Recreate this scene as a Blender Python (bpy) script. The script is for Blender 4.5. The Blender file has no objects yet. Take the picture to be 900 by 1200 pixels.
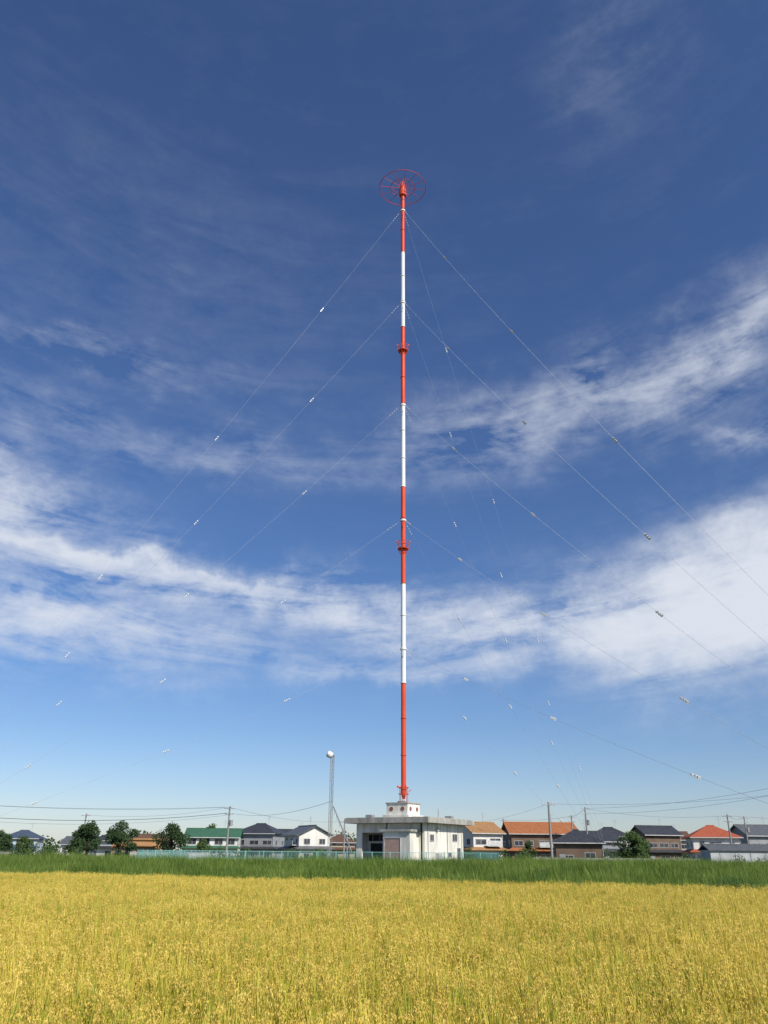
import bpy, math, random
import numpy as np
from mathutils import Vector, Matrix
random.seed(7); np.random.seed(7)
scene = bpy.context.scene
R = math.radians

# ------------------------------------------------------------------ materials
def nt_clear(m):
    m.use_nodes = True
    nt = m.node_tree
    for n in list(nt.nodes): nt.nodes.remove(n)
    return nt
def mat(name, c1, c2=None, rough=0.8, scale=3.0, detail=4, metallic=0.0, spec=0.3, bump=0.0,
        stretch=(1,1,1), island=0.0, objrand=0.0, transl=0.0, contrast=(0.35,0.65), coord='Object', wave=None):
    m = bpy.data.materials.new(name); nt = nt_clear(m); N=nt.nodes; L=nt.links
    out=N.new('ShaderNodeOutputMaterial'); b=N.new('ShaderNodeBsdfPrincipled')
    b.inputs['Roughness'].default_value=rough; b.inputs['Metallic'].default_value=metallic
    b.inputs['Specular IOR Level'].default_value=spec
    c2 = c2 or tuple(v*0.75 for v in c1)
    tc=N.new('ShaderNodeTexCoord'); mp=N.new('ShaderNodeMapping'); mp.inputs['Scale'].default_value=stretch
    L.new(tc.outputs[coord],mp.inputs[0])
    nz=N.new('ShaderNodeTexNoise'); nz.inputs['Scale'].default_value=scale; nz.inputs['Detail'].default_value=detail
    L.new(mp.outputs[0],nz.inputs['Vector'])
    mr=N.new('ShaderNodeMapRange'); mr.inputs[1].default_value=contrast[0]; mr.inputs[2].default_value=contrast[1]
    L.new(nz.outputs['Fac'],mr.inputs[0])
    fac=mr.outputs[0]
    if island or objrand:
        src = N.new('ShaderNodeNewGeometry').outputs['Random Per Island'] if island else N.new('ShaderNodeObjectInfo').outputs['Random']
        w = island or objrand
        mx=N.new('ShaderNodeMix'); mx.data_type='FLOAT'; mx.inputs[0].default_value=w
        L.new(fac,mx.inputs[2]); L.new(src,mx.inputs[3]); fac=mx.outputs[0]
    mix=N.new('ShaderNodeMix'); mix.data_type='RGBA'
    mix.inputs[6].default_value=(*c1,1); mix.inputs[7].default_value=(*c2,1)
    L.new(fac,mix.inputs[0]); col=mix.outputs[2]
    if wave:
        wv=N.new('ShaderNodeTexWave'); wv.inputs['Scale'].default_value=wave[0]; wv.bands_direction=wave[1]
        wv.inputs['Distortion'].default_value=0.3
        L.new(tc.outputs['Object'],wv.inputs[0])
        mm=N.new('ShaderNodeMix'); mm.data_type='RGBA'; mm.blend_type='MULTIPLY'
        cr=N.new('ShaderNodeMapRange'); cr.inputs[3].default_value=wave[2]; cr.inputs[4].default_value=1
        L.new(wv.outputs['Fac'],cr.inputs[0]); mm.inputs[0].default_value=1
        L.new(col,mm.inputs[6]); L.new(cr.outputs[0],mm.inputs[7]); col=mm.outputs[2]
    L.new(col,b.inputs['Base Color'])
    if bump:
        bp=N.new('ShaderNodeBump'); bp.inputs['Strength'].default_value=bump; bp.inputs['Distance'].default_value=0.05
        L.new(nz.outputs['Fac'],bp.inputs['Height']); L.new(bp.outputs[0],b.inputs['Normal'])
    if transl:
        tr=N.new('ShaderNodeBsdfTranslucent'); L.new(col,tr.inputs[0])
        ms=N.new('ShaderNodeMixShader'); ms.inputs[0].default_value=transl
        L.new(b.outputs[0],ms.inputs[1]); L.new(tr.outputs[0],ms.inputs[2]); L.new(ms.outputs[0],out.inputs[0])
    else: L.new(b.outputs[0],out.inputs[0])
    return m

# ------------------------------------------------------------------ mesh builder
class MB:
    def __init__(s): s.v=[]; s.f=[]; s.m=[]
    def add(s,vs,fs,mi=0):
        o=len(s.v); s.v+= [tuple(v) for v in vs]; s.f+=[tuple(i+o for i in f) for f in fs]; s.m+=[mi]*len(fs)
    def box(s,c,d,mi=0,rz=0.0,bevel=0.0):
        x,y,z=d[0]/2,d[1]/2,d[2]/2; cr,sr=math.cos(rz),math.sin(rz)
        vs=[]
        for sx,sy,sz in [(-1,-1,-1),(1,-1,-1),(1,1,-1),(-1,1,-1),(-1,-1,1),(1,-1,1),(1,1,1),(-1,1,1)]:
            a,b=sx*x,sy*y
            vs.append((c[0]+a*cr-b*sr,c[1]+a*sr+b*cr,c[2]+sz*z))
        s.add(vs,[(0,3,2,1),(4,5,6,7),(0,1,5,4),(1,2,6,5),(2,3,7,6),(3,0,4,7)],mi)
    def cyl(s,p0,p1,r0,r1=None,n=8,mi=0,caps=True):
        r1=r0 if r1 is None else r1
        p0=Vector(p0);p1=Vector(p1);d=(p1-p0).normalized()
        a=d.orthogonal().normalized();b=d.cross(a)
        vs=[]
        for p,r in((p0,r0),(p1,r1)):
            for i in range(n):
                t=2*math.pi*i/n; vs.append(p+(a*math.cos(t)+b*math.sin(t))*r)
        fs=[(i,(i+1)%n,n+(i+1)%n,n+i) for i in range(n)]
        if caps: fs+=[tuple(range(n))[::-1],tuple(range(n,2*n))]
        s.add(vs,fs,mi)
    def path(s,pts,r,n=4,mi=0):
        for a,b in zip(pts[:-1],pts[1:]): s.cyl(a,b,r,r,n,mi,False)
    def ring(s,c,R_,r,n=48,k=6,mi=0):
        vs=[];fs=[]
        for i in range(n):
            t=2*math.pi*i/n
            for j in range(k):
                q=2*math.pi*j/k; rr=R_+r*math.cos(q)
                vs.append((c[0]+rr*math.cos(t),c[1]+rr*math.sin(t),c[2]+r*math.sin(q)))
        for i in range(n):
            for j in range(k):
                fs.append((i*k+j,((i+1)%n)*k+j,((i+1)%n)*k+(j+1)%k,i*k+(j+1)%k))
        s.add(vs,fs,mi)
    def sheet(s,vs,fs,t,mi=0):
        n=len(vs); V=list(vs)+[(v[0],v[1],v[2]-t) for v in vs]
        F=list(fs)+[tuple(i+n for i in f)[::-1] for f in fs]
        e={}
        for f in fs:
            for a,b in zip(f,f[1:]+f[:1]): e[(a,b)]=1
        for a,b in e:
            if (b,a) not in e: F.append((b,a,a+n,b+n))
        s.add(V,F,mi)
    def obj(s,name,mats,parent=None,smooth=False,loc=None,link=True):
        me=bpy.data.meshes.new(name); me.from_pydata(s.v,[],s.f); 
        for m in mats: me.materials.append(m)
        me.polygons.foreach_set('material_index',s.m)
        if smooth: me.polygons.foreach_set('use_smooth',[len(f)==4 for f in s.f])
        me.update()
        o=bpy.data.objects.new(name,me)
        if link: scene.collection.objects.link(o)
        if parent: o.parent=parent
        if loc: o.location=loc
        return o
def empty(name,loc=(0,0,0),rz=0):
    e=bpy.data.objects.new(name,None); e.location=loc; e.rotation_euler=(0,0,rz); e.empty_display_size=0.5
    scene.collection.objects.link(e); return e

# ------------------------------------------------------------------ palette
M_red=mat('mast_red_paint',(0.70,0.085,0.035),(0.60,0.065,0.03),rough=0.5,scale=2,stretch=(1,1,0.3))
M_white=mat('mast_white_paint',(0.82,0.82,0.80),(0.74,0.74,0.72),rough=0.5,scale=2,stretch=(1,1,0.3))
M_porc=mat('porcelain',(0.76,0.76,0.75),(0.62,0.62,0.61),rough=0.3,spec=0.5)
M_steel=mat('galvanised_steel',(0.38,0.39,0.40),(0.26,0.27,0.28),rough=0.5,metallic=0.3,scale=6)
M_wire=mat('guy_wire_steel',(0.54,0.55,0.57),(0.44,0.45,0.47),rough=0.5)
M_cable=mat('black_cable',(0.03,0.03,0.035),(0.02,0.02,0.02),rough=0.6)
M_conc=mat('weathered_concrete',(0.42,0.40,0.36),(0.24,0.23,0.20),scale=1.5,stretch=(1,1,0.35),detail=8,bump=0.1)
M_bwall=mat('painted_block_wall',(0.78,0.75,0.66),(0.44,0.42,0.36),scale=0.9,stretch=(1.4,1.4,0.25),detail=8,contrast=(0.42,0.75))
M_pink=mat('faded_pink_shutter',(0.50,0.34,0.28),(0.40,0.27,0.23),scale=3,wave=(5,'Z',0.7))
M_dark=mat('dark_recess',(0.035,0.035,0.035),(0.02,0.02,0.02))
M_glass=mat('window_glass',(0.05,0.06,0.075),(0.03,0.035,0.04),rough=0.08,spec=0.6)
M_frame=mat('window_frame',(0.5,0.5,0.5),(0.4,0.4,0.4),rough=0.5)
M_pole=mat('pole_concrete',(0.30,0.29,0.27),(0.22,0.215,0.20),scale=2,stretch=(1,1,0.2))
M_fence=mat('teal_fence_paint',(0.18,0.42,0.36),(0.26,0.48,0.43),scale=0.6)
M_bark=mat('bark',(0.07,0.05,0.035),(0.04,0.03,0.02),scale=8,stretch=(1,1,0.2))
M_leaf=mat('tree_leaves',(0.035,0.075,0.018),(0.085,0.13,0.035),scale=0.6,island=0.6,transl=0.2)
M_leafd=mat('conifer_leaves',(0.02,0.048,0.016),(0.05,0.085,0.028),scale=0.6,island=0.6,transl=0.15)

# ------------------------------------------------------------------ camera
cam=bpy.data.cameras.new('camera'); co=bpy.data.objects.new('camera',cam); scene.collection.objects.link(co)
cam.sensor_fit='VERTICAL'; cam.sensor_height=24; cam.lens=12*933/600; cam.clip_end=8000; cam.clip_start=0.1
co.matrix_world=Matrix.Translation((0,0,2.0))@Matrix.Rotation(R(90+23.2),4,'X')@Matrix.Rotation(R(0.5),4,'Z')
scene.camera=co

# ------------------------------------------------------------------ sun + sky
SUN_AZ, SUN_EL = 140, 38
sd=Vector((math.sin(R(SUN_AZ))*math.cos(R(SUN_EL)),math.cos(R(SUN_AZ))*math.cos(R(SUN_EL)),math.sin(R(SUN_EL))))
sl=bpy.data.lights.new('sun','SUN'); sl.energy=5.0; sl.angle=R(0.53); sl.color=(1.0,0.95,0.86)
so=bpy.data.objects.new('sun',sl); scene.collection.objects.link(so); so.location=(30,-30,60)
so.rotation_euler=sd.to_track_quat('Z','Y').to_euler()

w=bpy.data.worlds.new('World'); scene.world=w; w.use_nodes=True
nt=w.node_tree; N=nt.nodes; L=nt.links
for n in list(N): N.remove(n)
def Mt(op,a,b=None,c=None,clamp=False):
    n=N.new('ShaderNodeMath'); n.operation=op; n.use_clamp=clamp
    for i,x in enumerate((a,b,c)):
        if x is None: continue
        if isinstance(x,(int,float)): n.inputs[i].default_value=x
        else: L.new(x,n.inputs[i])
    return n.outputs[0]
def comb(x,y,z):
    n=N.new('ShaderNodeCombineXYZ')
    for i,v in enumerate((x,y,z)):
        if isinstance(v,(int,float)): n.inputs[i].default_value=v
        else: L.new(v,n.inputs[i])
    return n.outputs[0]
def noise(vec,scale,detail=6,rough=0.6,dist=0.0,out='Fac'):
    n=N.new('ShaderNodeTexNoise'); n.inputs['Scale'].default_value=scale; n.inputs['Detail'].default_value=detail
    n.inputs['Roughness'].default_value=rough; n.inputs['Distortion'].default_value=dist
    L.new(vec,n.inputs['Vector']); return n.outputs[out]
sky=N.new('ShaderNodeTexSky'); sky.sky_type='NISHITA'; sky.sun_disc=False
sky.sun_elevation=R(SUN_EL); sky.sun_rotation=R(SUN_AZ); sky.air_density=1.0; sky.dust_density=0.4; sky.ozone_density=2.5; sky.altitude=0
tc=N.new('ShaderNodeTexCoord'); sp=N.new('ShaderNodeSeparateXYZ'); L.new(tc.outputs['Generated'],sp.inputs[0])
X,Y,Z=sp.outputs
az0=Mt('MULTIPLY',Mt('ARCTAN2',X,Y),57.2958); el0=Mt('MULTIPLY',Mt('ARCSINE',Z),57.2958)
base=comb(az0,el0,0.0)
wn=N.new('ShaderNodeSeparateColor'); L.new(noise(base,0.11,5,0.65,0,'Color'),wn.inputs[0])
az=Mt('MULTIPLY_ADD',Mt('SUBTRACT',wn.outputs[0],0.5),14.0,az0)
el=Mt('MULTIPLY_ADD',Mt('SUBTRACT',wn.outputs[1],0.5),8.0,el0)
def blobs(lst):
    acc=None
    for a0,e0,hw,hh,t,amp in lst:
        c,s=math.cos(R(t)),math.sin(R(t))
        x=Mt('MULTIPLY_ADD',el,s/hw,Mt('MULTIPLY_ADD',az,c/hw,-(a0*c+e0*s)/hw))
        y=Mt('MULTIPLY_ADD',el,c/hh,Mt('MULTIPLY_ADD',az,-s/hh,(a0*s-e0*c)/hh))
        r2=Mt('MULTIPLY_ADD',x,x,Mt('MULTIPLY',y,y))
        g=Mt('POWER',0.3679,r2)
        acc=Mt('MULTIPLY',g,amp) if acc is None else Mt('MULTIPLY_ADD',g,amp,acc)
    return acc
# cloud banks: azimuth, elevation, half width, half height, tilt (deg), amount
acc=blobs([(23,15.2,10,3.8,3,1.0),(9,15.0,10,2.2,2,0.70),(-7,16.8,11,1.6,-6,0.70),(-28,21.8,6,2.8,-8,0.85),
 (-20,18.2,11,1.6,-7,0.60),(-24,13.6,13,2.4,-2,0.85),(26,32.5,10,2.5,9,0.50),(13,29.4,11,2.2,6,0.40),(28,26.5,5,1.2,0,0.45),
 (-26,32.0,13,1.1,0,0.20),(-16,27.2,16,1.7,-2,0.24),(22,51,6,5,30,0.05),(0,11.8,8,0.8,0,0.4),(-20,38,20,7,0,0.04),
 (65,18,24,5,2,0.8),(-65,18,24,5,-3,0.7),(180,30,60,10,0,0.5)])
core=blobs([(27,15.6,7.5,3.4,3,2.3),(13,14.8,8,1.6,0,0.60),(-28,22,3.5,1.2,-8,0.35),(-20,19.2,11,0.35,-8,0.55),(-3,16.2,7,0.7,-5,0.40),(28,32.6,5,0.9,10,0.25),(-22,14.0,9,1.0,-2,0.3)])
# fibrous cirrus detail: falls away to the right on the left side, climbs on the right side
curve=Mt('MULTIPLY',az0,Mt('MULTIPLY_ADD',az0,0.0035,0.03))
ey=Mt('SUBTRACT',el0,curve)
n1=noise(comb(Mt('MULTIPLY',az0,0.06),Mt('MULTIPLY',ey,0.42),3.3),1.0,8,0.60,0.7)
n2=noise(comb(Mt('MULTIPLY',az0,0.20),Mt('MULTIPLY',el0,0.42),9.0),1.0,8,0.60,0.3)
n3=noise(comb(Mt('MULTIPLY',az0,0.9),Mt('MULTIPLY',el0,2.0),1.0),1.0,5,0.65,0.4)
nn=Mt('ADD',Mt('MULTIPLY',n1,0.46),Mt('ADD',Mt('MULTIPLY',n2,0.42),Mt('MULTIPLY',n3,0.12)))
k=Mt('MAXIMUM',Mt('MULTIPLY_ADD',nn,7.5,-3.1),0.0)
k2=Mt('MAXIMUM',Mt('MULTIPLY_ADD',nn,4.5,-1.2),0.0)
dens=Mt('ADD',Mt('MULTIPLY',acc,k),Mt('MULTIPLY',core,k2))
dens=Mt('ADD',dens,Mt('MULTIPLY',Mt('MAXIMUM',Mt('SUBTRACT',nn,0.5),0.0),0.08))
dens=Mt('SUBTRACT',1.0,Mt('POWER',0.3679,Mt('MULTIPLY',dens,1.15)))
dens=Mt('MINIMUM',dens,0.96)
# clean-air colour balance of the clear sky with elevation
rp=N.new('ShaderNodeValToRGB'); e=rp.color_ramp.elements
e[0].position=0.0; e[0].color=(0.80,0.83,1.0,1); e[1].position=1.0; e[1].color=(0.60,0.73,0.97,1)
q=e.new(0.13); q.color=(0.60,0.72,0.93,1); q=e.new(0.30); q.color=(0.55,0.70,0.94,1); q=e.new(0.6); q.color=(0.58,0.71,0.98,1)
L.new(Mt('DIVIDE',el0,60.0,None,True),rp.inputs[0])
mm=N.new('ShaderNodeMix'); mm.data_type='RGBA'; mm.blend_type='MULTIPLY'; mm.inputs[0].default_value=1
L.new(sky.outputs[0],mm.inputs[6]); L.new(rp.outputs[0],mm.inputs[7])
b1=N.new('ShaderNodeBackground'); b1.inputs[1].default_value=0.115; L.new(mm.outputs[2],b1.inputs[0])
b2=N.new('ShaderNodeBackground'); b2.inputs[0].default_value=(0.84,0.89,0.98,1); b2.inputs[1].default_value=0.88
ms=N.new('ShaderNodeMixShader'); L.new(dens,ms.inputs[0]); L.new(b1.outputs[0],ms.inputs[1]); L.new(b2.outputs[0],ms.inputs[2])
wo=N.new('ShaderNodeOutputWorld'); L.new(ms.outputs[0],wo.inputs[0])

# ------------------------------------------------------------------ ground
M_ground=mat('ground_grass',(0.07,0.10,0.03),(0.12,0.12,0.05),scale=0.05,detail=8)
g=MB(); g.add([(-3000,-3000,0),(3000,-3000,0),(3000,3000,0),(-3000,3000,0)],[(0,1,2,3)]); g.obj('ground',[M_ground])
def edge(x): return 42.6-0.351*x+0.35*math.sin(x*0.45)+0.2*math.sin(x*1.3)      # far edge of the paddy
M_soil=mat('paddy_soil',(0.10,0.085,0.03),(0.16,0.13,0.04),scale=2)
g=MB(); g.add([(-90,3,0.01),(80,3,0.01),(80,edge(80),0.01),(-90,edge(-90),0.01)],[(0,1,2,3)]); g.obj('paddy_soil',[M_soil])
M_road=mat('asphalt',(0.05,0.05,0.052),(0.065,0.065,0.065),scale=20)
g=MB(); g.box((0,-1.5,0.2),(400,5,0.42)); g.obj('road',[M_road])
M_gravel=mat('gravel',(0.28,0.26,0.23),(0.18,0.17,0.15),scale=8)
g=MB()
g.sheet([(-28,95.5,0.5),(13.5,95.5,0.5),(13.5,122,0.5),(-28,122,0.5)],[(0,1,2,3)],0.5); g.obj('site_ground',[M_gravel])

# ------------------------------------------------------------------ instancing
def instancer(name,pts,rots,scl,idx,sources):
    col=bpy.data.collections.new(name+'_plants')
    for s in sources: col.objects.link(s)
    me=bpy.data.meshes.new(name); n=len(pts); me.vertices.add(n)
    me.vertices.foreach_set('co',np.asarray(pts,dtype=np.float32).ravel())
    a=me.attributes.new('rot','FLOAT_VECTOR','POINT'); a.data.foreach_set('vector',np.asarray(rots,dtype=np.float32).ravel())
    a=me.attributes.new('scl','FLOAT','POINT'); a.data.foreach_set('value',np.asarray(scl,dtype=np.float32))
    a=me.attributes.new('idx','INT','POINT'); a.data.foreach_set('value',np.asarray(idx,dtype=np.int32))
    me.update()
    o=bpy.data.objects.new(name,me); scene.collection.objects.link(o)
    ng=bpy.data.node_groups.new(name+'_nodes','GeometryNodeTree')
    ng.interface.new_socket('Geometry',in_out='INPUT',socket_type='NodeSocketGeometry')
    ng.interface.new_socket('Geometry',in_out='OUTPUT',socket_type='NodeSocketGeometry')
    G=ng.nodes; K=ng.links
    gi=G.new('NodeGroupInput'); go=G.new('NodeGroupOutput')
    ci=G.new('GeometryNodeCollectionInfo'); ci.inputs['Collection'].default_value=col
    ci.inputs['Separate Children'].default_value=True; ci.inputs['Reset Children'].default_value=True
    ip=G.new('GeometryNodeInstanceOnPoints'); ip.inputs['Pick Instance'].default_value=True
    def na(nm,dt):
        q=G.new('GeometryNodeInputNamedAttribute'); q.data_type=dt; q.inputs['Name'].default_value=nm
        return next(s for s in q.outputs if s.enabled and s.name=='Attribute')
    K.new(gi.outputs[0],ip.inputs['Points']); K.new(ci.outputs[0],ip.inputs['Instance'])
    K.new(na('rot','FLOAT_VECTOR'),ip.inputs['Rotation']); K.new(na('scl','FLOAT'),ip.inputs['Scale'])
    K.new(na('idx','INT'),ip.inputs['Instance Index'])
    K.new(ip.outputs[0],go.inputs[0])
    md=o.modifiers.new('plants','NODES'); md.node_group=ng
    return o

def plantmat(name,ca,cb,cc,transl,rough=0.6,wts=(0.45,0.45)):
    m=bpy.data.materials.new(name); t=nt_clear(m); n=t.nodes; l=t.links
    out=n.new('ShaderNodeOutputMaterial'); b=n.new('ShaderNodeBsdfPrincipled'); b.inputs['Roughness'].default_value=rough
    b.inputs['Specular IOR Level'].default_value=0.25
    oi=n.new('ShaderNodeObjectInfo'); ge=n.new('ShaderNodeNewGeometry')
    nz=n.new('ShaderNodeTexNoise'); nz.inputs['Scale'].default_value=0.25; nz.inputs['Detail'].default_value=3
    l.new(oi.outputs['Location'],nz.inputs['Vector'])
    mr=n.new('ShaderNodeMapRange'); mr.inputs[1].default_value=0.35; mr.inputs[2].default_value=0.65; l.new(nz.outputs['Fac'],mr.inputs[0])
    def mixf(a,b_,f):
        x=n.new('ShaderNodeMix'); x.data_type='FLOAT'; x.inputs[0].default_value=f; l.new(a,x.inputs[2]); l.new(b_,x.inputs[3]); return x.outputs[0]
    f=mixf(mixf(mr.outputs[0],oi.outputs['Random'],wts[0]),ge.outputs['Random Per Island'],wts[1])
    cr=n.new('ShaderNodeValToRGB'); e=cr.color_ramp.elements
    e[0].position=0.2; e[0].color=(*ca,1); e[1].position=0.85; e[1].color=(*cc,1)
    k=e.new(0.5); k.color=(*cb,1); l.new(f,cr.inputs[0])
    l.new(cr.outputs[0],b.inputs['Base Color'])
    tr=n.new('ShaderNodeBsdfTranslucent'); l.new(cr.outputs[0],tr.inputs[0])
    ms=n.new('ShaderNodeMixShader'); ms.inputs[0].default_value=transl
    l.new(b.outputs[0],ms.inputs[1]); l.new(tr.outputs[0],ms.inputs[2]); l.new(ms.outputs[0],out.inputs[0])
    return m
M_grain=plantmat('rice_grain',(0.66,0.46,0.09),(0.80,0.59,0.13),(0.88,0.70,0.20),0.2)
M_rleaf=plantmat('rice_leaf',(0.30,0.36,0.045),(0.64,0.57,0.075),(0.86,0.68,0.14),0.35)

def blade(mb,base,d,h,lean,w,mi,seg=4,droop=0.0):
    p=Vector(base); side=Vector((-d.y,d.x,0)); vs=[];fs=[]
    for i in range(seg+1):
        t=i/seg
        q=p+d*(lean*t*t*h)+Vector((0,0,h*t-droop*t*t*t*h))
        ww=w*(1-t)**0.6*0.5+0.0008
        if i==seg: vs.append(q)
        else: vs+= [q-side*ww,q+side*ww]
    for i in range(seg-1): fs.append((2*i,2*i+1,2*i+3,2*i+2))
    fs.append((2*seg-2,2*seg-1,2*seg)); mb.add(vs,fs,mi)
def rice(seed):
    rd=random.Random(seed); mb=MB()
    for i in range(13):
        a=rd.uniform(0,6.283); d=Vector((math.cos(a),math.sin(a),0)); b=d*rd.uniform(0.0,0.05)
        h=rd.uniform(0.60,0.84); ln=rd.uniform(0.04,0.20)
        top=b+d*(ln*h)+Vector((0,0,h))
        mb.cyl(b+d*0.02+Vector((0,0,0.35)),top,0.003,0.002,3,1,False)
        a2=a+rd.uniform(-0.7,0.7); e=Vector((math.cos(a2),math.sin(a2),0)); Lp=rd.uniform(0.17,0.23); dr=rd.uniform(0.5,1.5)
        for j in range(22):
            t=(j+rd.random())/22
            q=top+e*(Lp*0.55*math.sin(t*1.5))+Vector((0,0,Lp*(0.5*t-dr*t*t)))
            q+=Vector((rd.gauss(0,1),rd.gauss(0,1),rd.gauss(0,1)))*0.007
            ax=Vector((e.x*0.35+rd.gauss(0,.25),e.y*0.35+rd.gauss(0,.25),-0.85+rd.gauss(0,.3))).normalized()*0.013
            sd_=ax.cross(Vector((rd.gauss(0,1),rd.gauss(0,1),rd.gauss(0,1)))).normalized()*0.0042
            mb.add([q-ax,q+sd_,q+ax,q-sd_],[(0,1,2,3)],0)
    for j in range(26):
        a3=rd.uniform(0,6.283); dd=Vector((math.cos(a3),math.sin(a3),0))
        hh=rd.uniform(0.45,0.70)
        blade(mb,Vector((0,0,0.28))+dd*rd.uniform(0.01,0.06),dd,hh,rd.uniform(0.03,0.34),rd.uniform(0.010,0.017),1,3,rd.uniform(0,0.10))
    return mb.obj('rice_plant',[M_grain,M_rleaf],link=False)
srcs=[rice(i) for i in range(6)]
pts=[]
y=3.2
while y<66:
    f_=1.0 if y<22 else 1.25
    lo=max(-0.55*y-6,-42); hi=min(0.55*y+6,42)
    for x in np.arange(lo,hi,0.26*f_):
        if y<edge(x)-0.2: pts.append((x,y))
    y+=0.29*f_
P=np.array(pts); n=len(P); print('rice',n)
P=P+np.random.normal(0,0.05,P.shape)
hgt=1.0+0.05*np.sin(P[:,0]*0.35+1)*np.cos(P[:,1]*0.28)+0.03*np.sin(P[:,0]*1.3+P[:,1]*0.9)
pts3=np.c_[P,np.zeros(n)]
rots=np.c_[np.random.normal(0,0.06,n),np.random.normal(0,0.06,n),np.random.uniform(0,6.28,n)]
instancer('rice_field',pts3,rots,hgt*np.random.uniform(0.84,1.12,n),np.random.randint(0,6,n),srcs)

# tall grass
M_gr=plantmat('tall_grass',(0.08,0.14,0.02),(0.17,0.26,0.04),(0.31,0.37,0.09),0.35,0.6,(0.25,0.35))
def tuft(seed,nb=40,hmin=0.6,hmax=1.15,wd=0.02,spread=0.30):
    rd=random.Random(seed); mb=MB()
    for i in range(nb):
        a=rd.uniform(0,6.283); d=Vector((math.cos(a),math.sin(a),0)); b=d*spread*math.sqrt(rd.random())
        a2=a+rd.uniform(-1,1)
        blade(mb,b,Vector((math.cos(a2),math.sin(a2),0)),rd.uniform(hmin,hmax),rd.uniform(0.05,0.55),wd*rd.uniform(0.7,1.6),0,2,rd.uniform(0,0.25))
    return mb.obj('grass_tuft',[M_gr],link=False)
gs=[tuft(100+i) for i in range(5)]
pts=[];sc=[]
rng=np.random.default_rng(3)
for _ in range(46000):
    x=rng.uniform(-75,75); y=rng.uniform(28,125)
    e=edge(x)
    if y<e or abs(x)>0.56*y+9: continue
    if -28.5<x<14 and y>94.7: continue
    if y>100 and rng.random()<0.6: continue
    h=0.88+0.60*min(1,(y-e)/35)+0.28*math.sin(x*0.31+y*0.13)*math.sin(y*0.31-x*0.07+1)+0.12*math.sin(x*1.1+y*0.5)+rng.uniform(-0.2,0.25)
    if y-e<1.0: h*=0.75
    pts.append((x,y,0)); sc.append(max(0.4,h))
for _ in range(4000):
    x=rng.uniform(-60,48); pts.append((x,edge(x)+rng.uniform(0,1.6),0)); sc.append(rng.uniform(0.5,1.05))
n=len(pts); print('grass',n)
rots=np.c_[rng.normal(0,0.1,n),rng.normal(0,0.1,n),rng.uniform(0,6.28,n)]
instancer('tall_grass',pts,rots,sc,rng.integers(0,5,n),gs)
M_reed=plantmat('reed',(0.035,0.085,0.02),(0.06,0.13,0.03),(0.10,0.18,0.04),0.25)
def clump(x,y,w_,h_,nb,name='reed_clump'):
    rd=random.Random(int(x*10)+5); mb=MB()
    for i in range(nb):
        px=rd.gauss(0,w_*0.33); py=rd.gauss(0,0.4); a=rd.uniform(0,6.283)
        blade(mb,(px,py,0),Vector((math.cos(a),math.sin(a),0)),h_*rd.uniform(0.6,1.0)*(1-0.25*abs(px)/w_),rd.uniform(0.03,0.35),0.03,0,4,0.1)
    mb.obj(name,[M_reed],loc=(x,y,0))
rd=random.Random(21)
clump(14.9,37.2,2.0,1.55,520); clump(8.2,45,0.7,1.9,90)
for i in range(16):
    x=rd.uniform(-38,34); clump(x,edge(x)+rd.uniform(3,38),rd.uniform(0.8,2.6),rd.uniform(1.3,1.9),rd.randint(70,200))

# ------------------------------------------------------------------ guyed mast
TX,TY=2.755,105.0
mast=empty('guyed_radio_mast',(TX,TY,0))
bands=[8.9,22.6,36.3,51.0,65.0,79.1,94.2,108.2]
mb=MB(); mf=MB()
for i in range(7):
    mb.cyl((0,0,bands[i]),(0,0,bands[i+1]),0.32,0.32,24,0 if i%2==0 else 1,False)
    k=3
    for j in range(k):
        z=bands[i]+(bands[i+1]-bands[i])*j/k
        if i==0 and j==0: continue
        mf.cyl((0,0,z-0.05),(0,0,z+0.05),0.39,0.39,24,0 if (i%2==0) else 1)
mb.obj('shaft',[M_red,M_white],mast,True); mf.obj('flanges',[M_red,M_white],mast)
mb=MB() # ladder rails on the far side of the shaft
for i in range(7):
    mi=0 if i%2==0 else 1
    for dx in(-0.16,0.16): mb.cyl((dx+0.0,0.5,bands[i]+.01),(dx,0.5,bands[i+1]-.01),0.018,0.018,5,mi)
    z=bands[i]+0.2
    while z<bands[i+1]-0.1: mb.cyl((-0.16,0.5,z),(0.16,0.5,z),0.010,0.010,4,mi,False); z+=0.6
    z=bands[i]+1
    while z<bands[i+1]-0.1: mb.box((0,0.42,z),(0.06,0.16,0.06),mi); z+=3
mb.obj('ladder',[M_red,M_white],mast)
mb=MB() # tapered foot, base insulator, lamp arms
mb.cyl((0,0,8.2),(0,0,8.9),0.16,0.32,16,0)
for i in range(5): mb.cyl((0,0,7.7+i*0.1),(0,0,7.76+i*0.1),0.24,0.20,12,1)
mb.cyl((0,0,7.6),(0,0,8.2),0.13,0.13,10,1)
for a in range(4):
    t=a*math.pi/2+0.6; c,s=math.cos(t),math.sin(t)
    mb.cyl((c*0.62,s*0.62,7.7),(c*0.62,s*0.62,9.6),0.035,0.035,5,0); mb.cyl((c*0.62,s*0.62,9.5),(c*0.3,s*0.3,9.9),0.035,0.035,5,0)
mb.ring((0,0,9.55),0.62,0.04,20,5,0); mb.ring((0,0,8.8),0.62,0.04,20,5,0)
mb.cyl((0.62,0,9.1),(0.95,0,9.3),0.05,0.05,6,0); mb.cyl((-0.62,0,9.6),(-0.8,0,9.75),0.12,0.12,8,0)
mb.obj('base_insulator',[M_red,M_porc],mast)
mb=MB() # work platforms with railings
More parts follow.
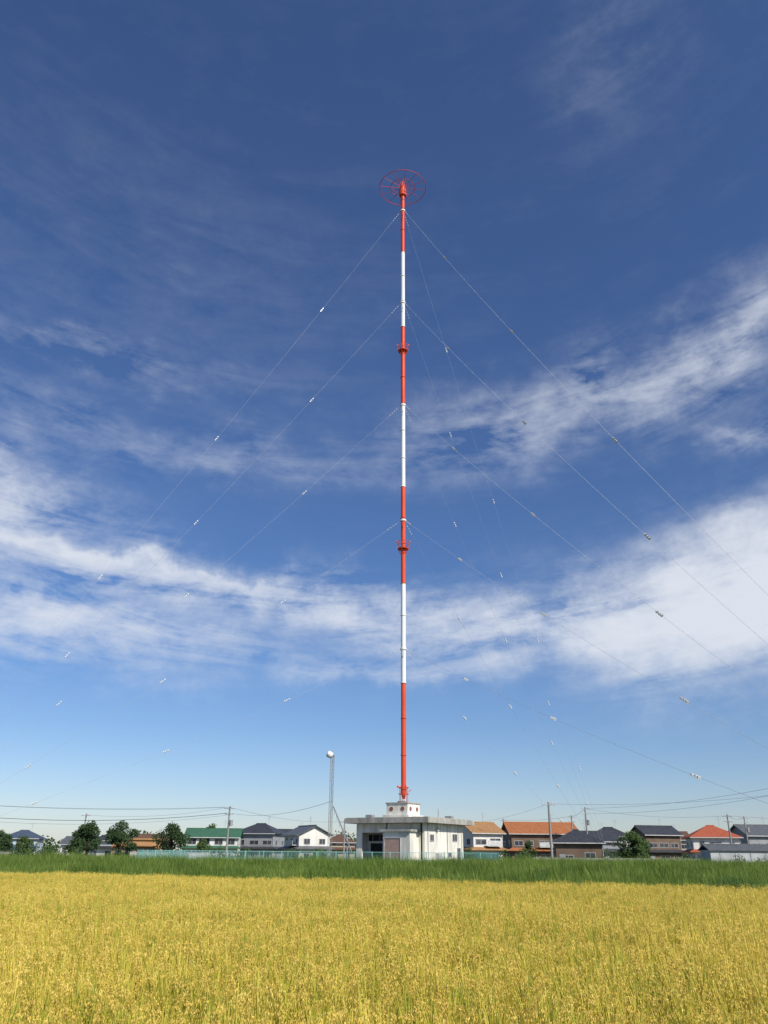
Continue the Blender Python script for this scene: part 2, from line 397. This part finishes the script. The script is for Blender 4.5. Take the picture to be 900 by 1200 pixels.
for z in (74.6,41.4):
    mb.cyl((0,0,z-0.06),(0,0,z+0.02),0.80,0.80,18,0)
    for zz in(0.55,1.05): mb.ring((0,0,z+zz),0.80,0.03,20,5,0)
    for a in range(10):
        t=a*0.628; mb.cyl((0.8*math.cos(t),0.8*math.sin(t),z),(0.8*math.cos(t),0.8*math.sin(t),z+1.05),0.025,0.025,5,0,False)
        mb.cyl((0.8*math.cos(t),0.8*math.sin(t),z),(0.3*math.cos(t),0.3*math.sin(t),z-0.9),0.03,0.03,4,0,False)
    for sx in(-1,1): mb.cyl((sx*0.9,0,z+0.9),(sx*0.9,0,z+1.2),0.09,0.07,8,0)
mb.obj('platforms',[M_red],mast)
mb=MB() # capacitance hat
H=108.3
mb.ring((0,0,H),4.0,0.055,64,6); mb.ring((0,0,H),2.1,0.04,48,5)
for i in range(12):
    t=i*math.pi/6+0.1; c,s=math.cos(t),math.sin(t)
    mb.cyl((0.35*c,0.35*s,H),(4.0*c,4.0*s,H),0.04,0.035,5,0,False)
for i in range(6):
    t=i*math.pi/3+0.1; c,s=math.cos(t),math.sin(t)
    mb.cyl((0.4*c,0.4*s,H-1.7),(2.1*c,2.1*s,H-0.03),0.03,0.03,4,0,False)
mb.cyl((0,0,H-1.8),(0,0,H-0.5),0.62,0.62,16); mb.cyl((0,0,H-0.5),(0,0,H+0.5),0.45,0.45,14)
mb.ring((0,0,H+1.0),0.6,0.04,18,5)
for i in range(6):
    t=i*1.047; mb.cyl((0.6*math.cos(t),0.6*math.sin(t),H+0.1),(0.6*math.cos(t),0.6*math.sin(t),H+1.0),0.03,0.03,4,0,False)
mb.cyl((0,0,H+0.5),(0,0,H+1.5),0.12,0.12,8); mb.cyl((0.15,0,H+1.4),(0.15,0,H+1.8),0.14,0.1,8)
mb.obj('top_hat_ring',[M_red],mast)

levels=[103.1,83.8,64.7,45.7,27.1]; azs=[35,155,275]
mw=MB(); mi_=MB(); mc=MB()
def guy(p0,p1,fr):
    L_=(p1-p0).length
    def f(t):
        p=p0.lerp(p1,t); p.z-=0.055*L_*t*(1-t); return p
    mw.path([f(i/24) for i in range(25)],0.0125,4)
    for t in fr:
        a=f(t); d=(f(min(1,t+0.005))-a).normalized()
        for s_ in (-0.30,0.05,0.32):
            c=a+d*s_; mi_.cyl(c-d*0.08,c+d*0.08,0.09,0.135,8,0)
        mi_.cyl(a-d*0.45,a+d*0.45,0.022,0.022,5,1)
    for s_ in np.arange(0.9,2.6,0.45):
        c=f(s_/L_); d=(f(s_/L_+0.002)-c).normalized(); mi_.cyl(c-d*0.05,c+d*0.05,0.08,0.08,8,0)
for ai,a in enumerate(azs):
    dx,dy=math.sin(R(a)),math.cos(R(a))
    anc=Vector((dx*70,dy*70,0.7))
    for li,z in enumerate(levels):
        side=0.32
        frs=[.195,.415,.63,.84] if li==0 else [.21,.445,.68,.88] if li<3 else [.235,.47,.72]
        jt=random.uniform(-0.012,0.012)
        guy(Vector((dx*side,dy*side,z)),anc+Vector((dx*(-li*0.8),dy*(-li*0.8),0.1)),[f_+jt for f_ in frs])
        if ai==0: mc.cyl((0,0,z-0.12),(0,0,z+0.12),0.42,0.42,16,0)
    mb=MB(); mb.box((dx*70,dy*70,0.3),(2.4,2.4,0.9),0,-R(a)); mb.box((dx*69,dy*69,0.7),(1.0,3.0,0.7),0,-R(a)); mb.obj('guy_anchor',[M_conc],mast)
mw.obj('guy_wires',[M_wire],mast); mi_.obj('guy_insulators',[M_porc,M_steel],mast); mc.obj('guy_collars',[M_white],mast)

# ------------------------------------------------------------------ transmitter building
bl=empty('transmitter_building',(3.6,105.3,0.5),R(-32))
W,D,Hh=9.4,9.8,4.75
mb=MB()
T=0.3
mb.box((0,D/2-T/2,Hh/2),(W,T,Hh)); mb.box((W/2-T/2,-T/2-0.0,Hh/2),(T,D-T,Hh)); mb.box((-W/2+T/2,-T/2,Hh/2),(T,D-T-0.01,Hh))
mb.box((-W/2+0.55,-D/2+T/2-0.01,Hh/2),(0.5,T,Hh)); 
mb.box((1.9,-D/2+T/2,Hh/2),(5.0-T*2,T,Hh-0.01))
mb.box((-2.6,-D/2+T/2,Hh-0.5),(4.0,T-0.02,1.0))
mb.box((-2.6,-D/2+2.2,Hh/2),(4.4,0.2,Hh-0.02))
mb.obj('walls',[M_bwall],bl)
mb=MB(); mb.box((0,0,Hh+0.3),(W+2.2,D+2.2,0.55)); mb.box((0,0,Hh+0.62),(W+1.9,D+1.9,0.08)); 
mb.obj('roof_slab',[M_conc],bl)
mb=MB(); mb.box((0,0,-0.0),(W+0.5,D+0.5,0.35)); mb.obj('plinth',[M_conc],bl)
mb=MB(); mb.box((2.1,-D/2-1.0,1.9),(3.6,2.0,3.8),0); mb.box((2.1,-D/2-1.05,3.92),(4.1,2.4,0.24),1)
mb.obj('entrance_block',[M_bwall,M_conc],bl)
mb=MB(); mb.box((1.6,-D/2-2.02,1.95),(2.1,0.06,2.3),0); mb.box((1.6,-D/2-2.05,3.13),(2.3,0.1,0.08),1); mb.box((0.52,-D/2-2.05,1.95),(0.08,0.1,2.3),1); mb.box((2.68,-D/2-2.05,1.95),(0.08,0.1,2.3),1)
mb.obj('shutter',[M_pink,M_frame],bl)
mb=MB()
mb.box((-2.6,-D/2+2.05,1.3),(2.6,0.1,2.6),0); mb.box((-2.6,-D/2+2.0,3.2),(3.2,0.06,0.7),0)
for x in(-3.6,-2.6,-1.6): mb.box((x,-D/2+1.97,3.2),(0.06,0.06,0.7),1)
mb.obj('bay_door',[M_dark,M_frame],bl)
mb=MB()
def win(mb,c,w_,h_,axis,sgn,g=0,f=1,mull=1):
    x,y,z=c; t=0.05
    def bx(du,dz,su,sz,dep,mi):
        off=sgn*dep/2
        if axis=='x': mb.box((x+du,y+off,z+dz),(su,dep,sz),mi)
        else: mb.box((x+off,y+du,z+dz),(dep,su,sz),mi)
    bx(0,0,w_,h_,0.02,g)
    for s_ in(-1,1): bx(s_*(w_/2),0,0.07,h_+0.07,0.06,f); bx(0,s_*(h_/2),w_-0.07,0.07,0.07,f)
    for m in range(mull): bx(-w_/2+w_*(m+1)/(mull+1),0,0.05,h_-0.07,0.05,f)
for y,zz,ww,h2 in((-3.2,3.2,0.9,0.7),(2.6,3.3,1.2,0.8),(1.2,1.4,0.8,0.5),(3.6,1.2,0.9,1.9)): win(mb,(W/2,y,zz),ww,h2,'y',1)
for y in(-2.0,): win(mb,(-W/2,y,2.6),1.4,1.0,'y',-1)
mb.obj('windows',[M_glass,M_frame],bl)
mb=MB()
for y in(-4.2,0.6,4.3): mb.cyl((W/2+0.08,y,0.2),(W/2+0.08,y,Hh),0.04,0.04,6)
mb.box((W/2+0.2,-1.9,1.0),(0.4,0.9,1.1)); mb.cyl((W/2+0.02,-2.0,4.1),(W/2+0.25,-2.0,4.1),0.2,0.2,10)
mb.obj('downpipes',[M_frame],bl)
PZ=Hh+0.66
pc=(-0.63,-0.70)   # pedestal sits under the mast
mb=MB(); mb.box((*pc,PZ+0.2),(3.7,3.7,0.4),0); mb.box((*pc,PZ+1.05),(3.0,3.0,1.3),0); mb.box((*pc,PZ+1.77),(3.2,3.2,0.14),1)
mb.box((*pc,PZ+1.95),(1.0,1.0,0.2),1)
mb.obj('mast_pedestal',[M_bwall,M_conc],bl)
mb=MB()
for x in(-0.8,0.8): mb.cyl((pc[0]+x,pc[1]-1.5,PZ+1.1),(pc[0]+x,pc[1]-1.54,PZ+1.1),0.26,0.26,14,0)
for y in(-0.8,0.8): mb.cyl((pc[0]+1.5,pc[1]+y,PZ+1.1),(pc[0]+1.54,pc[1]+y,PZ+1.1),0.26,0.26,14,0)
mb.obj('pedestal_portholes',[mat('porthole_red',(0.28,0.12,0.09))],bl)
mb=MB()
for cx,cy in((-4,3),(-4,-3),(3.4,3.8)): mb.box((cx,cy,PZ+0.2),(0.9,0.7,0.45)); 
mb.cyl((3.9,0,PZ),(3.9,0,PZ+1.1),0.05,0.05,6)
mb.obj('roof_vents',[M_steel],bl)

# ------------------------------------------------------------------ lattice pole with dish, cable ladder
lp=empty('lattice_pole',(-5.95,100,0.4)); mb=MB(); HT=12.3
cs=[(0.24*math.cos(R(a)),0.24*math.sin(R(a))) for a in(90,210,330)]
for c in cs: mb.cyl((*c,0),(*c,HT),0.03,0.03,5)
z=0.0;i=0
while z<HT-0.4:
    for k in range(3):
        a,b=cs[k],cs[(k+1)%3]
        mb.cyl((*a,z),(*b,z),0.014,0.014,4,0,False)
        mb.cyl((*(a if i%2 else b),z),(*(b if i%2 else a),z+0.45),0.015,0.015,4,0,False)
    z+=0.45;i+=1
mb.cyl((0.0,-0.1,0.4),(0.0,-0.1,HT),0.03,0.03,6)
mb.obj('lattice',[M_pole],lp)
mb=MB(); mb.cyl((-0.15,-0.1,HT+0.1),(-0.5,-0.4,HT+0.25),0.38,0.38,18,0); mb.cyl((-0.51,-0.41,HT+0.255),(-0.62,-0.50,HT+0.3),0.38,0.12,18,0); mb.cyl((0.1,0,HT-0.1),(0.1,0,HT+0.6),0.08,0.08,8,1)
mb.obj('dish_antenna',[M_white,M_steel],lp,True)
mb=MB()
for o in(-0.2,0.2):
    mb.cyl((0.3,o,6.6),(2.5,o+0.6,1.8),0.07,0.07,5)
for i in range(16):
    t=i/15; mb.cyl((0.3+2.2*t,-0.2+0.6*t,6.6-4.8*t),(0.3+2.2*t,0.2+0.6*t,6.6-4.8*t),0.035,0.035,4)
for i in range(8):
    t=i/7; x=0.3+2.2*t; z=6.6-4.8*t; mb.cyl((x,0.2+0.6*t,z),(x+0.15,0.2+0.6*t,z-0.9),0.025,0.025,4)
mb.cyl((0.3,0,3.6),(3.0,1.4,3.6),0.06,0.06,5); mb.cyl((2.0,0.5,0),(2.0,0.5,3.6),0.06,0.06,5)
mb.obj('cable_bridge',[M_steel],lp)

# ------------------------------------------------------------------ site fence
fence=empty('mesh_fence',(0,0,0.5)); mb=MB()
def frun(a,b,h=1.6):
    a=Vector(a);b=Vector(b);L_=(b-a).length;d=(b-a)/L_;n_=max(1,round(L_/2.0))
    for i in range(n_+1):
        p=a+d*(L_*i/n_); mb.cyl((p.x,p.y,0),(p.x,p.y,h+0.06),0.05,0.05,6)
    for zz in(0.12,h*0.5,h): mb.cyl((a.x,a.y,zz),(b.x,b.y,zz),0.03,0.03,4,0,False)
    m=int(L_/0.12)
    for i in range(m):
        p=a+d*(L_*i/m); mb.cyl((p.x,p.y,0.1),(p.x,p.y,h),0.012,0.012,3,0,False)
frun((-27,96),(13,96)); frun((13,96),(13,121)); frun((13,121),(-27,121)); frun((-27,121),(-27,96))
mb.obj('fence_panels',[M_fence],fence)

# ------------------------------------------------------------------ houses
WALLS={'white':mat('stucco_white',(0.72,0.70,0.65),(0.60,0.58,0.53),scale=0.6,stretch=(1,1,0.4)),
 'cream':mat('stucco_cream',(0.50,0.42,0.31),(0.42,0.35,0.26),scale=0.6,stretch=(1,1,0.4)),
 'grey':mat('siding_grey',(0.34,0.35,0.36),(0.27,0.28,0.29),scale=0.6,wave=(3,'Z',0.8)),
 'brown':mat('siding_brown',(0.20,0.14,0.10),(0.15,0.10,0.07),scale=0.6,wave=(3,'Z',0.8)),
 'tan':mat('stucco_ochre',(0.48,0.28,0.13),(0.40,0.23,0.11),scale=0.6),
 'blue':mat('siding_pale_blue',(0.45,0.52,0.58),(0.38,0.44,0.50),scale=0.6)}
ROOFS={'dark':mat('tiles_dark',(0.045,0.048,0.055),(0.075,0.078,0.085),scale=2,rough=0.45,wave=(1.6,'Y',0.6)),
 'grey':mat('tiles_grey',(0.15,0.155,0.165),(0.11,0.115,0.12),scale=2,rough=0.5,wave=(1.6,'Y',0.65)),
 'orange':mat('tiles_orange',(0.46,0.17,0.065),(0.36,0.13,0.05),scale=2,wave=(1.6,'Y',0.7)),
 'tan':mat('tiles_tan',(0.44,0.24,0.10),(0.34,0.18,0.08),scale=2,wave=(1.6,'Y',0.7)),
 'red':mat('tiles_red',(0.48,0.12,0.06),(0.38,0.10,0.05),scale=2,wave=(1.6,'Y',0.7)),
 'green':mat('roof_green',(0.05,0.14,0.085),(0.04,0.11,0.065),scale=2),
 'blue':mat('roof_blue',(0.08,0.11,0.16),(0.06,0.08,0.12),scale=2,wave=(1.6,'Y',0.7)),
 'brown':mat('roof_brown',(0.16,0.09,0.06),(0.12,0.07,0.05),scale=2,wave=(1.6,'Y',0.7))}
M_trim=mat('fascia_white',(0.6,0.6,0.58))
def roof(mb,w_,d_,z,rh,o,hip,mi=0):
    ex,ey=w_/2+o,d_/2+o; rx=ex-(ey*0.9 if hip else 0.0); rx=max(rx,0.2)
    vs=[(-ex,-ey,z),(ex,-ey,z),(ex,ey,z),(-ex,ey,z),(-rx,0,z+rh),(rx,0,z+rh)]
    fs=[(0,1,5,4),(2,3,4,5)]
    if hip: fs+=[(1,2,5),(3,0,4)]
    mb.sheet(vs,fs,0.16,mi)
    mb.cyl((-rx,0,z+rh+0.02),(rx,0,z+rh+0.02),0.13,0.13,6,mi)
def house(x,y,rz,w_,d_,top,wall,rf,hip=False,storeys=2,balc=False,name='house'):
    rd=random.Random(int(abs(x)*13+y)); e=empty(name,(x,y,0),R(rz))
    rh=min(2.2,d_*0.27); hw=top-rh
    mb=MB(); mb.box((0,0,hw/2),(w_,d_,hw))
    if not hip:
        sl_=rh/(d_/2+0.6); g_=sl_*(d_/2)
        for sx in(-1,1):
            xx=sx*(w_/2-0.1)
            mb.add([(xx-0.1,-d_/2,hw),(xx+0.1,-d_/2,hw),(xx-0.1,d_/2,hw),(xx+0.1,d_/2,hw),(xx-0.1,0,hw+g_+0.2),(xx+0.1,0,hw+g_+0.2)],
                   [(0,4,2),(1,3,5),(0,1,5,4),(2,4,5,3)])
    mb.obj('walls',[WALLS[wall]],e)
    mb=MB(); roof(mb,w_,d_,hw+0.05,rh,0.6,hip)
    if storeys==2:
        z0=2.75; o=0.95
        a=[(-w_/2-o,-d_/2-o,z0),(w_/2+o,-d_/2-o,z0),(w_/2+o,d_/2+o,z0),(-w_/2-o,d_/2+o,z0)]
        b=[(-w_/2,-d_/2,z0+0.45),(w_/2,-d_/2,z0+0.45),(w_/2,d_/2,z0+0.45),(-w_/2,d_/2,z0+0.45)]
        fs=[(0,1,5,4)]
        if rd.random()<0.6: fs+=[(1,2,6,5)]
        if rd.random()<0.6: fs+=[(3,0,4,7)]
        mb.sheet(a+b,fs,0.12)
    mb.obj('roof',[ROOFS[rf]],e)
    mb=MB()
    lv=[1.35,4.05] if storeys==2 else [1.45]
    for z in lv:
        n_=max(2,int(w_/2.6)); 
        for i in range(n_):
            cx=-w_/2+w_*(i+0.5)/n_+rd.uniform(-0.2,0.2); ww=rd.choice([0.9,1.7,1.7,2.2]) if w_/n_>2.4 else 1.2
            hh=rd.choice([1.0,1.3,1.8]) if z<2 else rd.choice([0.9,1.2])
            if z+hh/2>hw-0.1: hh=0.8
            win(mb,(cx,-d_/2,z),ww,hh,'x',-1); win(mb,(cx,d_/2,z),1.2,0.9,'x',1)
        for i in range(2):
            cy=-d_/4+d_/2*i
            win(mb,(w_/2,cy,z),1.3,1.0,'y',1); win(mb,(-w_/2,cy,z),1.3,1.0,'y',-1)
    mb.obj('windows',[M_glass,M_frame],e)
    mb=MB()
    for sy in(-1,1): mb.box((0,sy*(d_/2+0.62),hw-0.06),(w_+1.2,0.12,0.14))
    mb.cyl((w_/2+0.05,-d_/2-0.08,0),(w_/2+0.05,-d_/2-0.08,hw),0.05,0.05,5)
    mb.box((-w_/2+1.0,-d_/2-0.03,1.05),(1.0,0.08,2.1),1)
    if balc:
        mb.box((w_*0.15,-d_/2-0.55,3.35),(w_*0.5,1.1,0.12))
        mb.box((w_*0.15,-d_/2-1.08,3.85),(w_*0.5,0.06,0.8))
    mb.cyl((w_*0.2,0,hw+rh),(w_*0.2,0,hw+rh+1.8),0.03,0.03,4,1)
    for q in(1.1,1.4,1.7): mb.cyl((w_*0.2-0.5,0,hw+rh+q),(w_*0.2+0.5,0,hw+rh+q),0.02,0.02,4,1)
    mb.obj('fascia_and_door',[M_trim,M_steel],e)
    return e
house(-91.3,220,8,8.4,7,6.6,'blue','blue',True)
house(-80,232,-5,9,7,5.4,'white','grey',False,1)
house(-36.5,188,4,11,6.5,6.6,'white','green',False,2)
house(-28.2,201,-14,9.5,8,8.1,'grey','dark',True)
house(-21.5,214,10,8,7,7.2,'brown','dark',False)
house(-15.2,176,-62,8.0,6.6,7.0,'white','grey',False,2,True)
house(-9.7,200,6,6.5,6,5.8,'cream','brown',True)
house(18.0,160,24,6.0,7.0,7.4,'white','tan',False,2,True)
house(32.4,176,3,13.4,9,8.0,'brown','orange',False,2,True)
house(33.6,148,-8,7.6,7.5,5.9,'brown','dark',True,1)
house(44,176,12,7,7,6.4,'grey','dark',False,2)
house(53,200,-10,8.4,7,7.9,'white','dark',True)
house(60.5,190,12,8,7,8.0,'brown','dark',False)
house(71,212,-5,8,7,7.4,'cream','brown',False)
house(65.4,170,-10,8.6,8.0,7.5,'white','red',True,2,True)
house(79.8,182,8,9,8,8.1,'grey','grey',False)
house(95,178,-8,9,8,7.0,'white','dark',True); house(-108,214,-8,9,8,7.0,'cream','grey',True)
house(-62,235,10,8,7,6.2,'grey','brown',False); house(-120,190,5,9,8,6.6,'white','dark',False)
house(90,215,20,9,8,6.8,'brown','orange',True); house(-70,222,-12,7,6,6.0,'white','dark',True)

e=empty('ochre_shop_building',(-47.8,170,0),R(6)); mb=MB(); mb.box((0,0,2.0),(8.6,7,4.0)); mb.obj('walls',[WALLS['tan']],e)
mb=MB(); mb.box((0,0,4.15),(9.2,7.6,0.35)); mb.box((0,-3.9,2.9),(8.0,0.9,0.14)); mb.obj('roof',[ROOFS['tan']],e)
mb=MB()
for x in(-3,-1,1,3): win(mb,(x,-3.5,1.6),1.5,1.7,'x',-1)
for y in(-1.5,1.5): win(mb,(4.3,y,1.8),1.4,1.1,'y',1)
mb.obj('windows',[M_glass,M_frame],e)
e=empty('pale_shed',(60.5,141,0),R(-3)); mb=MB(); mb.box((0,0,1.45),(15,5,2.9)); mb.obj('walls',[mat('ribbed_metal',(0.55,0.56,0.56),(0.42,0.43,0.43),scale=1,wave=(2.5,'X',0.75))],e)
mb=MB(); roof(mb,15,5,2.95,0.8,0.3,False); mb.obj('roof',[ROOFS['grey']],e)
mb=MB()
for i in range(6): mb.box((-6+i*2.4,-2.52,1.3),(0.08,0.06,2.6))
mb.box((2.0,-2.53,1.1),(2.2,0.05,2.2)); mb.obj('door_and_posts',[M_steel],e)
def gwall(x0,x1,y,h,m,rz=0):
    e=MB(); L_=x1-x0; e.box((0,0,h/2),(L_,0.16,h)); e.box((0,0,h+0.04),(L_,0.24,0.08))
    for i in range(int(L_/3)): e.box((-L_/2+1.5+i*3,-0.14,h/2),(0.2,0.1,h-0.02))
    o=e.obj('garden_wall',[m]); o.location=((x0+x1)/2,y,0); o.rotation_euler=(0,0,rz)
gwall(-44,-26,152,1.8,M_trim); gwall(24,50,137,1.5,M_conc,0.03); gwall(-80,-58,160,1.6,M_conc)
gwall(66,96,150,1.8,M_conc)

# ------------------------------------------------------------------ trees
def tree(x,y,w_,h_,nl=2600,dark=False,seed=1,name='broadleaf_tree',lsz=0.2):
    rd=random.Random(seed); e=empty(name,(x,y,0)); mb=MB()
    tr=h_*0.035; fork=h_*0.28
    mb.cyl((0,0,0),(0.1,0,fork),tr,tr*0.75,9)
    lobes=[]
    nl_=11
    for i in range(nl_):
        a=i*2.4+rd.uniform(-.4,.4); rr=w_*0.5*rd.uniform(0.25,0.72); z=h_*rd.uniform(0.36,0.84)
        if z>h_*0.7: rr*=0.55
        c=Vector((rr*math.cos(a),rr*math.sin(a),z)); lobes.append((c,w_*rd.uniform(0.13,0.24)))
        m_=Vector((c.x*0.4,c.y*0.4,fork+(z-fork)*0.55))
        mb.cyl((0.1,0,fork*0.95),m_,tr*0.5,tr*0.3,6,0,False); mb.cyl(m_,c,tr*0.3,tr*0.1,5,0,False)
    lobes.append((Vector((0,0,h_*0.86)),w_*0.18)); mb.cyl((0.1,0,fork),(0,0,h_*0.86),tr*0.6,tr*0.15,6,0,False)
    mb.obj('trunk_and_limbs',[M_bark],e,True)
    mb=MB(); 
    for i in range(nl):
        c,r=rd.choice(lobes)
        d=Vector((rd.gauss(0,1),rd.gauss(0,1),rd.gauss(0,1))).normalized()*r*rd.uniform(0.45,1.12)
        d.z*=0.8; p=c+d
        u=Vector((rd.gauss(0,1),rd.gauss(0,1),rd.gauss(0,1))).normalized(); v=u.orthogonal().normalized()
        s_=lsz*rd.uniform(0.5,1.2)
        mb.add([p-u*s_,p+v*s_*0.6,p+u*s_,p-v*s_*0.6],[(0,1,2,3)])
    mb.obj('foliage',[M_leafd if dark else M_leaf],e)
tree(-51.0,150,6.2,6.9,3200,True,1); tree(-46.4,153,6.2,7.1,3200,True,2); tree(-56.0,158,4.2,5.6,1700,True,12)
tree(-39.6,163,6.8,7.1,3400,True,3); tree(-40,203,4.8,8.8,1500,False,4); tree(40.6,139,5.4,5.6,2600,False,5)
tree(-100,185,6,6.5,1800,True,6); tree(-70,205,5,6.5,1400,False,7); tree(74,160,3.5,4.4,1300,False,8); tree(27,158,3.0,4.6,1000,True,9)
tree(86,165,4.5,5.4,1600,False,10); tree(50,165,3.6,5.0,1100,False,11); tree(-62,150,3.4,4.4,1100,False,13)
tree(-84,190,5,6.2,1500,True,14); tree(-33,160,3.2,4.4,1100,False,15); tree(-76,175,4,5.2,1300,True,16)
def mass(name,items,m,lsz,per):
    rd=random.Random(5); mb=MB()
    for (x,y,r,h) in items:
        for i in range(per):
            a=rd.uniform(0,6.283); q=math.sqrt(rd.random())*r; z=h*rd.random()**0.8*(1-0.5*(q/r)**2)
            p=Vector((x+q*math.cos(a),y+q*math.sin(a),max(0.1,z)))
            u=Vector((rd.gauss(0,1),rd.gauss(0,1),rd.gauss(0,1))).normalized(); v=u.orthogonal().normalized(); s_=lsz*rd.uniform(0.5,1.3)
            mb.add([p-u*s_,p+v*s_*0.7,p+u*s_,p-v*s_*0.7],[(0,1,2,3)])
    mb.obj(name,[m])
rd=random.Random(11)
mass('garden_shrubs',[(rd.uniform(-95,95),rd.uniform(132,160),rd.uniform(0.8,2.0),rd.uniform(1.6,3.4)) for _ in range(80)],M_leaf,0.16,260)
mass('distant_tree_line',[(rd.uniform(-230,230),rd.uniform(270,380),rd.uniform(3,8),rd.uniform(4,9.5)) for _ in range(190)],M_leafd,0.55,170)

# ------------------------------------------------------------------ utility poles + lines
def upole(x,y,h,arms=2,rz=0.0,tx=False):
    e=empty('utility_pole',(x,y,0),rz); mb=MB()
    mb.cyl((0,0,0),(0,0,h),0.19,0.12,10,0)
    for i in range(arms):
        z=h-0.35-i*0.85; mb.box((0,-0.16,z),(1.8-0.4*i,0.09,0.10),1)
        for dx in(-0.8,-0.3,0.45,0.8): 
            dx*=(1-0.2*i); mb.cyl((dx,-0.16,z+0.05),(dx,-0.16,z+0.28),0.06,0.05,6,2)
    if tx: mb.cyl((0.42,-0.1,h-3.0),(0.42,-0.1,h-2.1),0.28,0.28,12,1); mb.box((0.2,-0.1,h-2.5),(0.3,0.3,0.08),1)
    z=2.5; 
    while z<h-1.5: mb.cyl((-0.22,0,z),(0.22,0,z),0.014,0.014,4,1); z+=0.5
    mb.obj('pole_and_crossarms',[M_pole,M_steel,M_porc],e)
poles=[(-25,140,8.9,2,0,True),(-55.4,160,8.4,2,0.1,False),(21.7,110,8.3,1,0.2,False),(36,150,9.8,2,0.3,True),(37.5,168,9.2,2,0,False),(26,182,9.0,1,0,False),(61,150,8.8,2,-.2,False),
 (-74,118,9.0,2,0.3,False),(58,86,12.5,2,0.5,False),(75,176,9.6,2,0,True),(-8,186,8.5,1,0,False)]
for p in poles: upole(*p)
def line(nm,spans):
    mb=MB()
    for a,b,sag,r in spans:
        a=Vector(a);b=Vector(b); pts=[]
        for i in range(17):
            t=i/16; p=a.lerp(b,t); p.z-=4*sag*t*(1-t); pts.append(p)
        mb.path(pts,r,4)
    mb.obj(nm,[M_cable])
line('power_lines',[
 ((-74.8,118,8.9),(-25.8,140,8.8),0.9,0.022),((-73.3,118,8.9),(-24.4,140,8.8),1.0,0.018),((-74,118,7.9),(-25,140,7.9),1.7,0.045),((-74,118,7.5),(-25,140,7.6),1.9,0.018),
 ((-25,140,8.8),(-8,186,8.3),0.9,0.02),((-25,140,7.9),(-5.9,100,7.6),0.9,0.02),((-25,140,8.8),(-55.4,160,8.2),0.8,0.016),
 ((58,86,12.4),(36,150,9.6),1.4,0.018),((57,86,11.6),(36,150,8.8),1.6,0.018),((58,86,10.4),(21.7,110,8.1),1.2,0.014),((36,150,9.6),(61,150,8.6),0.8,0.018),
 ((61,150,8.6),(100,142,8.8),0.9,0.018),((36,150,9.6),(37.5,168,9),0.3,0.02),((37.5,168,9),(26,182,8.8),0.4,0.02),((61,150,8.6),(75,176,9.4),0.5,0.02),
 ((21.7,110,8.1),(9,108,5.4),0.5,0.014)])

scene.view_settings.view_transform='Standard'; scene.view_settings.look='None'; scene.view_settings.exposure=0; scene.view_settings.gamma=1
